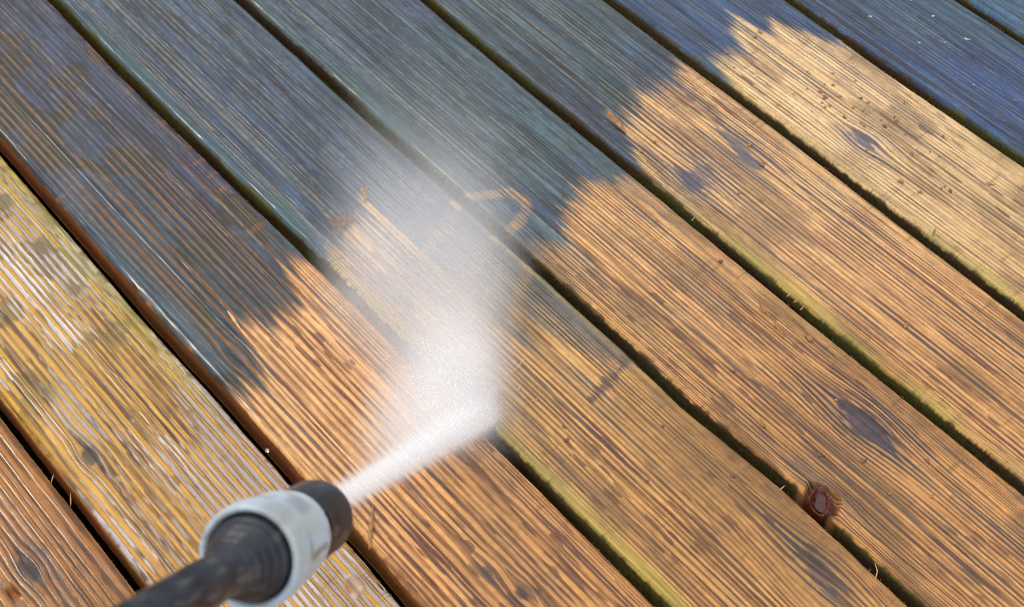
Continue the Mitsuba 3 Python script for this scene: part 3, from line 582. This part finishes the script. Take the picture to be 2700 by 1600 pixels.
for i, (x, y, r) in enumerate([(0.0666, -0.1461, 0.0), (0.0100, -0.1500, 0.0009), (0.0180, -0.2100, 0.0010), (-0.0300, -0.1750, 0.0009), (-0.0440, -0.1050, 0.0012), (-0.0500, -0.1150, 0.0010)]):
    if r:
        put('seed', crumb(x, y, r, 0.0003, 500 + i), 'brown_stalk', 'brown crumb on the tan part of the board under the spray', 'seed', 'crumbs on the board under the spray', 50)

# the broken red knot
def chaikin(o, n=3):
    o = np.array(o, float)
    for _ in range(n):
        q = np.roll(o, -1, 0)
        o = np.stack([0.75 * o + 0.25 * q, 0.25 * o + 0.75 * q], 1).reshape(-1, 2)
    return o

def bump_disc(outline, zc, zr, seed):
    o = np.array(outline); c = o.mean(0); o = c + (o - c) * 0.80 if seed else o
    q = np.linspace(0, len(o), 72, endpoint=False)
    oo = np.stack([np.interp(q, np.arange(len(o) + 1), np.append(o[:, i], o[0, i])) for i in range(2)], -1)
    oo = (oo + np.roll(oo, 1, 0) + np.roll(oo, -1, 0)) / 3
    oo = c + (oo - c) * (1 + 0.16 * (nz(q * 0.9, seed) - 0.5))[:, None]
    v, f = [], []
    levels = [(1.0, -0.010), (1.02, zr * 0.3), (0.98, zr), (0.86, 0.8 * zr + 0.2 * zc), (0.76, 0.3 * zr + 0.7 * zc), (0.66, zc), (0.4, zc - 0.0004), (0.02, zc - 0.0004)]
    for s_, z_ in levels:
        w = oo * s_ + c * (1 - s_)
        rough = 0.0014 * (nz(w[:, 0] * 700 + seed, w[:, 1] * 700) - 0.5) * (z_ != zc)
        v.append(np.column_stack([w, z_ + rough]))
    n = len(oo)
    for l in range(len(levels) - 1):
        for j in range(n):
            f.append([l * n + j, l * n + (j + 1) % n, (l + 1) * n + (j + 1) % n, (l + 1) * n + j])
    f = np.array(f)
    return trimesh.Trimesh(np.vstack(v), np.vstack([f[:, [0, 1, 2]], f[:, [0, 2, 3]]]), process=False)
KNOT = [[0.0588, -0.2517], [0.0629, -0.258], [0.059, -0.2646], [0.0529, -0.2705], [0.0439, -0.2753], [0.0384, -0.2747], [0.0372, -0.2663], [0.0396, -0.2595], [0.042, -0.2543], [0.0488, -0.2531], [0.0542, -0.252]]
kb = 'deck__board' + (f'_{order.index(3):03d}')
scene[kb + '__knot'] = mikit.ply(bump_disc(KNOT, -0.0042, 0.0003, 3), 'red_knot', smooth=35)
tag(kb + '__knot', 'open dark red knot broken out of the board edge')
POOL = [[0.0545, -0.2548], [0.0595, -0.2597], [0.0540, -0.2657], [0.0467, -0.2712], [0.0415, -0.2708], [0.0412, -0.2645], [0.0437, -0.2598]]
PO = chaikin(np.array([0.0502, -0.2640]) + 0.72 * (np.array(POOL) - [0.0502, -0.2640]))
PO = PO + 0.0006 * (np.stack([nz(PO[:, 0] * 900, PO[:, 1] * 900), nz(PO[:, 0] * 900, PO[:, 1] * 900, 5)], -1) - 0.5)
scene[kb + '__pool'] = mikit.ply(trimesh.Trimesh([[x, y, -0.0026] for x, y in PO] + [[0.0502, -0.2640, -0.0026]], [[(i + 1) % len(PO), i, len(PO)] for i in range(len(PO))], process=False), 'pool_water', smooth=True)
tag(kb + '__pool', 'small mauve pool of water in the open red knot')

scene['pool_water'] = {'type': 'twosided', 'b': {'type': 'principled', 'base_color': {'type': 'rgb', 'value': srgb(66, 32, 28)}, 'roughness': 0.04, 'specular': 0.6}}
# moss on the arrises: tiny blades; torn fuzz on the board edges
def tufts(spots, size, lean):
    v, f = [], []
    for (x, y, z, d) in spots:
        a = rng.uniform(0, 2 * np.pi); l = size * rng.uniform(0.5, 1.4)
        t = np.array([np.cos(a) * lean, np.sin(a) * lean, 1.0]) + np.array([d, 0, 0]); t *= l / np.linalg.norm(t)
        s_ = np.array([-np.sin(a), np.cos(a), 0]) * size * 0.13
        b = np.array([x, y, z]); n = len(v)
        v += [b - s_, b + s_, b + t * 0.6 + s_ * 0.7, b + t]
        f += [[n, n + 1, n + 2], [n, n + 2, n + 3]]
    return trimesh.Trimesh(np.array(v), np.array(f), process=False)
def arris_spots(k, n, lo, hi, thr):
    out = []
    y = rng.uniform(lo, hi, n); u = rng.uniform(0, 1, n) ** 1.4
    keep = nz(y * 16, k * 3.3) > thr
    l = edge_line(k, y) + GAPW.get(k, GAP)
    for yy, uu, ll, kk in zip(y, u, l, keep):
        if kk:
            q = uu * math.pi / 2 * 1.02
            out.append((ll + RND * (1 - math.cos(q)), yy, -RND * (1 - math.sin(q)), -0.5))
    return out
scene['moss_green'] = {'type': 'twosided', 'b': {'type': 'diffuse', 'reflectance': mikit.proc(lambda p, n, uv: mix(mi.Color3f(srgb(44, 36, 14)), mi.Color3f(srgb(78, 72, 20)), noise(p.x * 300, p.y * 300, 1.0)))}}
spots = []
for k, n, thr in ((2, 5200, 0.30), (3, 3600, 0.55), (4, 3800, 0.48), (5, 4200, 0.35), (6, 4200, 0.15), (7, 1400, 0.15)):
    spots += arris_spots(k, int(n * 0.35), VIEW[k][0] - 0.06, VIEW[k][1] + 0.06, thr)
scene['moss'] = mikit.ply(tufts(spots, 0.0010, 0.9), 'moss_green')
tag('moss', 'short olive moss along the rounded edges of the boards', 'moss', None, 'stuff')
fz = []
for k in range(0, 8):
    n = 70; lo, hi = VIEW[k - 1][0] - 0.04, VIEW[k - 1][1] + 0.04
    y = rng.uniform(lo, hi, n)
    fz += [(x - 0.0006, yy, -0.0012, 0.4) for x, yy in zip(edge_line(k, y), y)]
for k in (1, 2, 3, 4, 5):
    y = rng.uniform(VIEW[k][0], 0.10, 420); x = X0 + k * P + rng.uniform(0.015, 0.118, 420)
    fz += [(a, b, 0.0002, 0.0) for a, b in zip(x, y)]
for k in (0, -1):
    y = rng.uniform(VIEW[k][0], VIEW[k][1], 1500); x = X0 + k * P + rng.uniform(0.012, 0.120, 1500)
    fz += [(a, b, 0.0003, 0.0) for a, b in zip(x, y)]
scene['wood_fuzz'] = mikit.ply(tufts(fz, 0.0012, 1.8), 'amber_splinter')
tag('wood_fuzz', 'fine torn wood hairs over the washed boards', 'wood fibres', None, 'stuff')

# drops of water
scene['water'] = {'type': 'dielectric', 'int_ior': 1.333, 'ext_ior': 1.0}
def drop(x, y, z, r, seed, squash=0.55):
    m = trimesh.creation.icosphere(subdivisions=3, radius=1.0)
    v = np.array(m.vertices)
    v = v * (1 + 0.35 * (nz(v[:, 0] + seed, v[:, 1], v[:, 2]) - 0.5))[:, None] * [r, r * 1.15, r * squash] + [x, y, z]
    return trimesh.Trimesh(v, m.faces, process=False)
for i in range(26):
    k = 6 if i < 17 else 5
    y = rng.uniform(*VIEW[k]) if k == 6 else rng.uniform(-0.05, 0.07)
    x = X0 + k * P + rng.uniform(0.03, 0.115)
    put('water_drop', drop(x, y, 0.0008, rng.uniform(0.0008, 0.0017), i), 'water', 'small clear bead of water on the unwashed blue grey board' if k == 6 else 'small clear bead of water on the palest washed board', 'water drop', 'beads on the blue grey board' if k == 6 else 'beads on the palest board', True)

put('water_drop', drop(-0.2878, -0.2033, 0.2188, 0.0050, 77, 1.25), 'water', 'large blurred drop flying right below the nozzle', 'water drop', None, True)
put('water_drop', drop(-0.2426, -0.0463, 0.1034, 0.0010, 79, 1.2), 'water', 'tiny drop flying above the dark gap left of the nozzle', 'water drop', None, True)
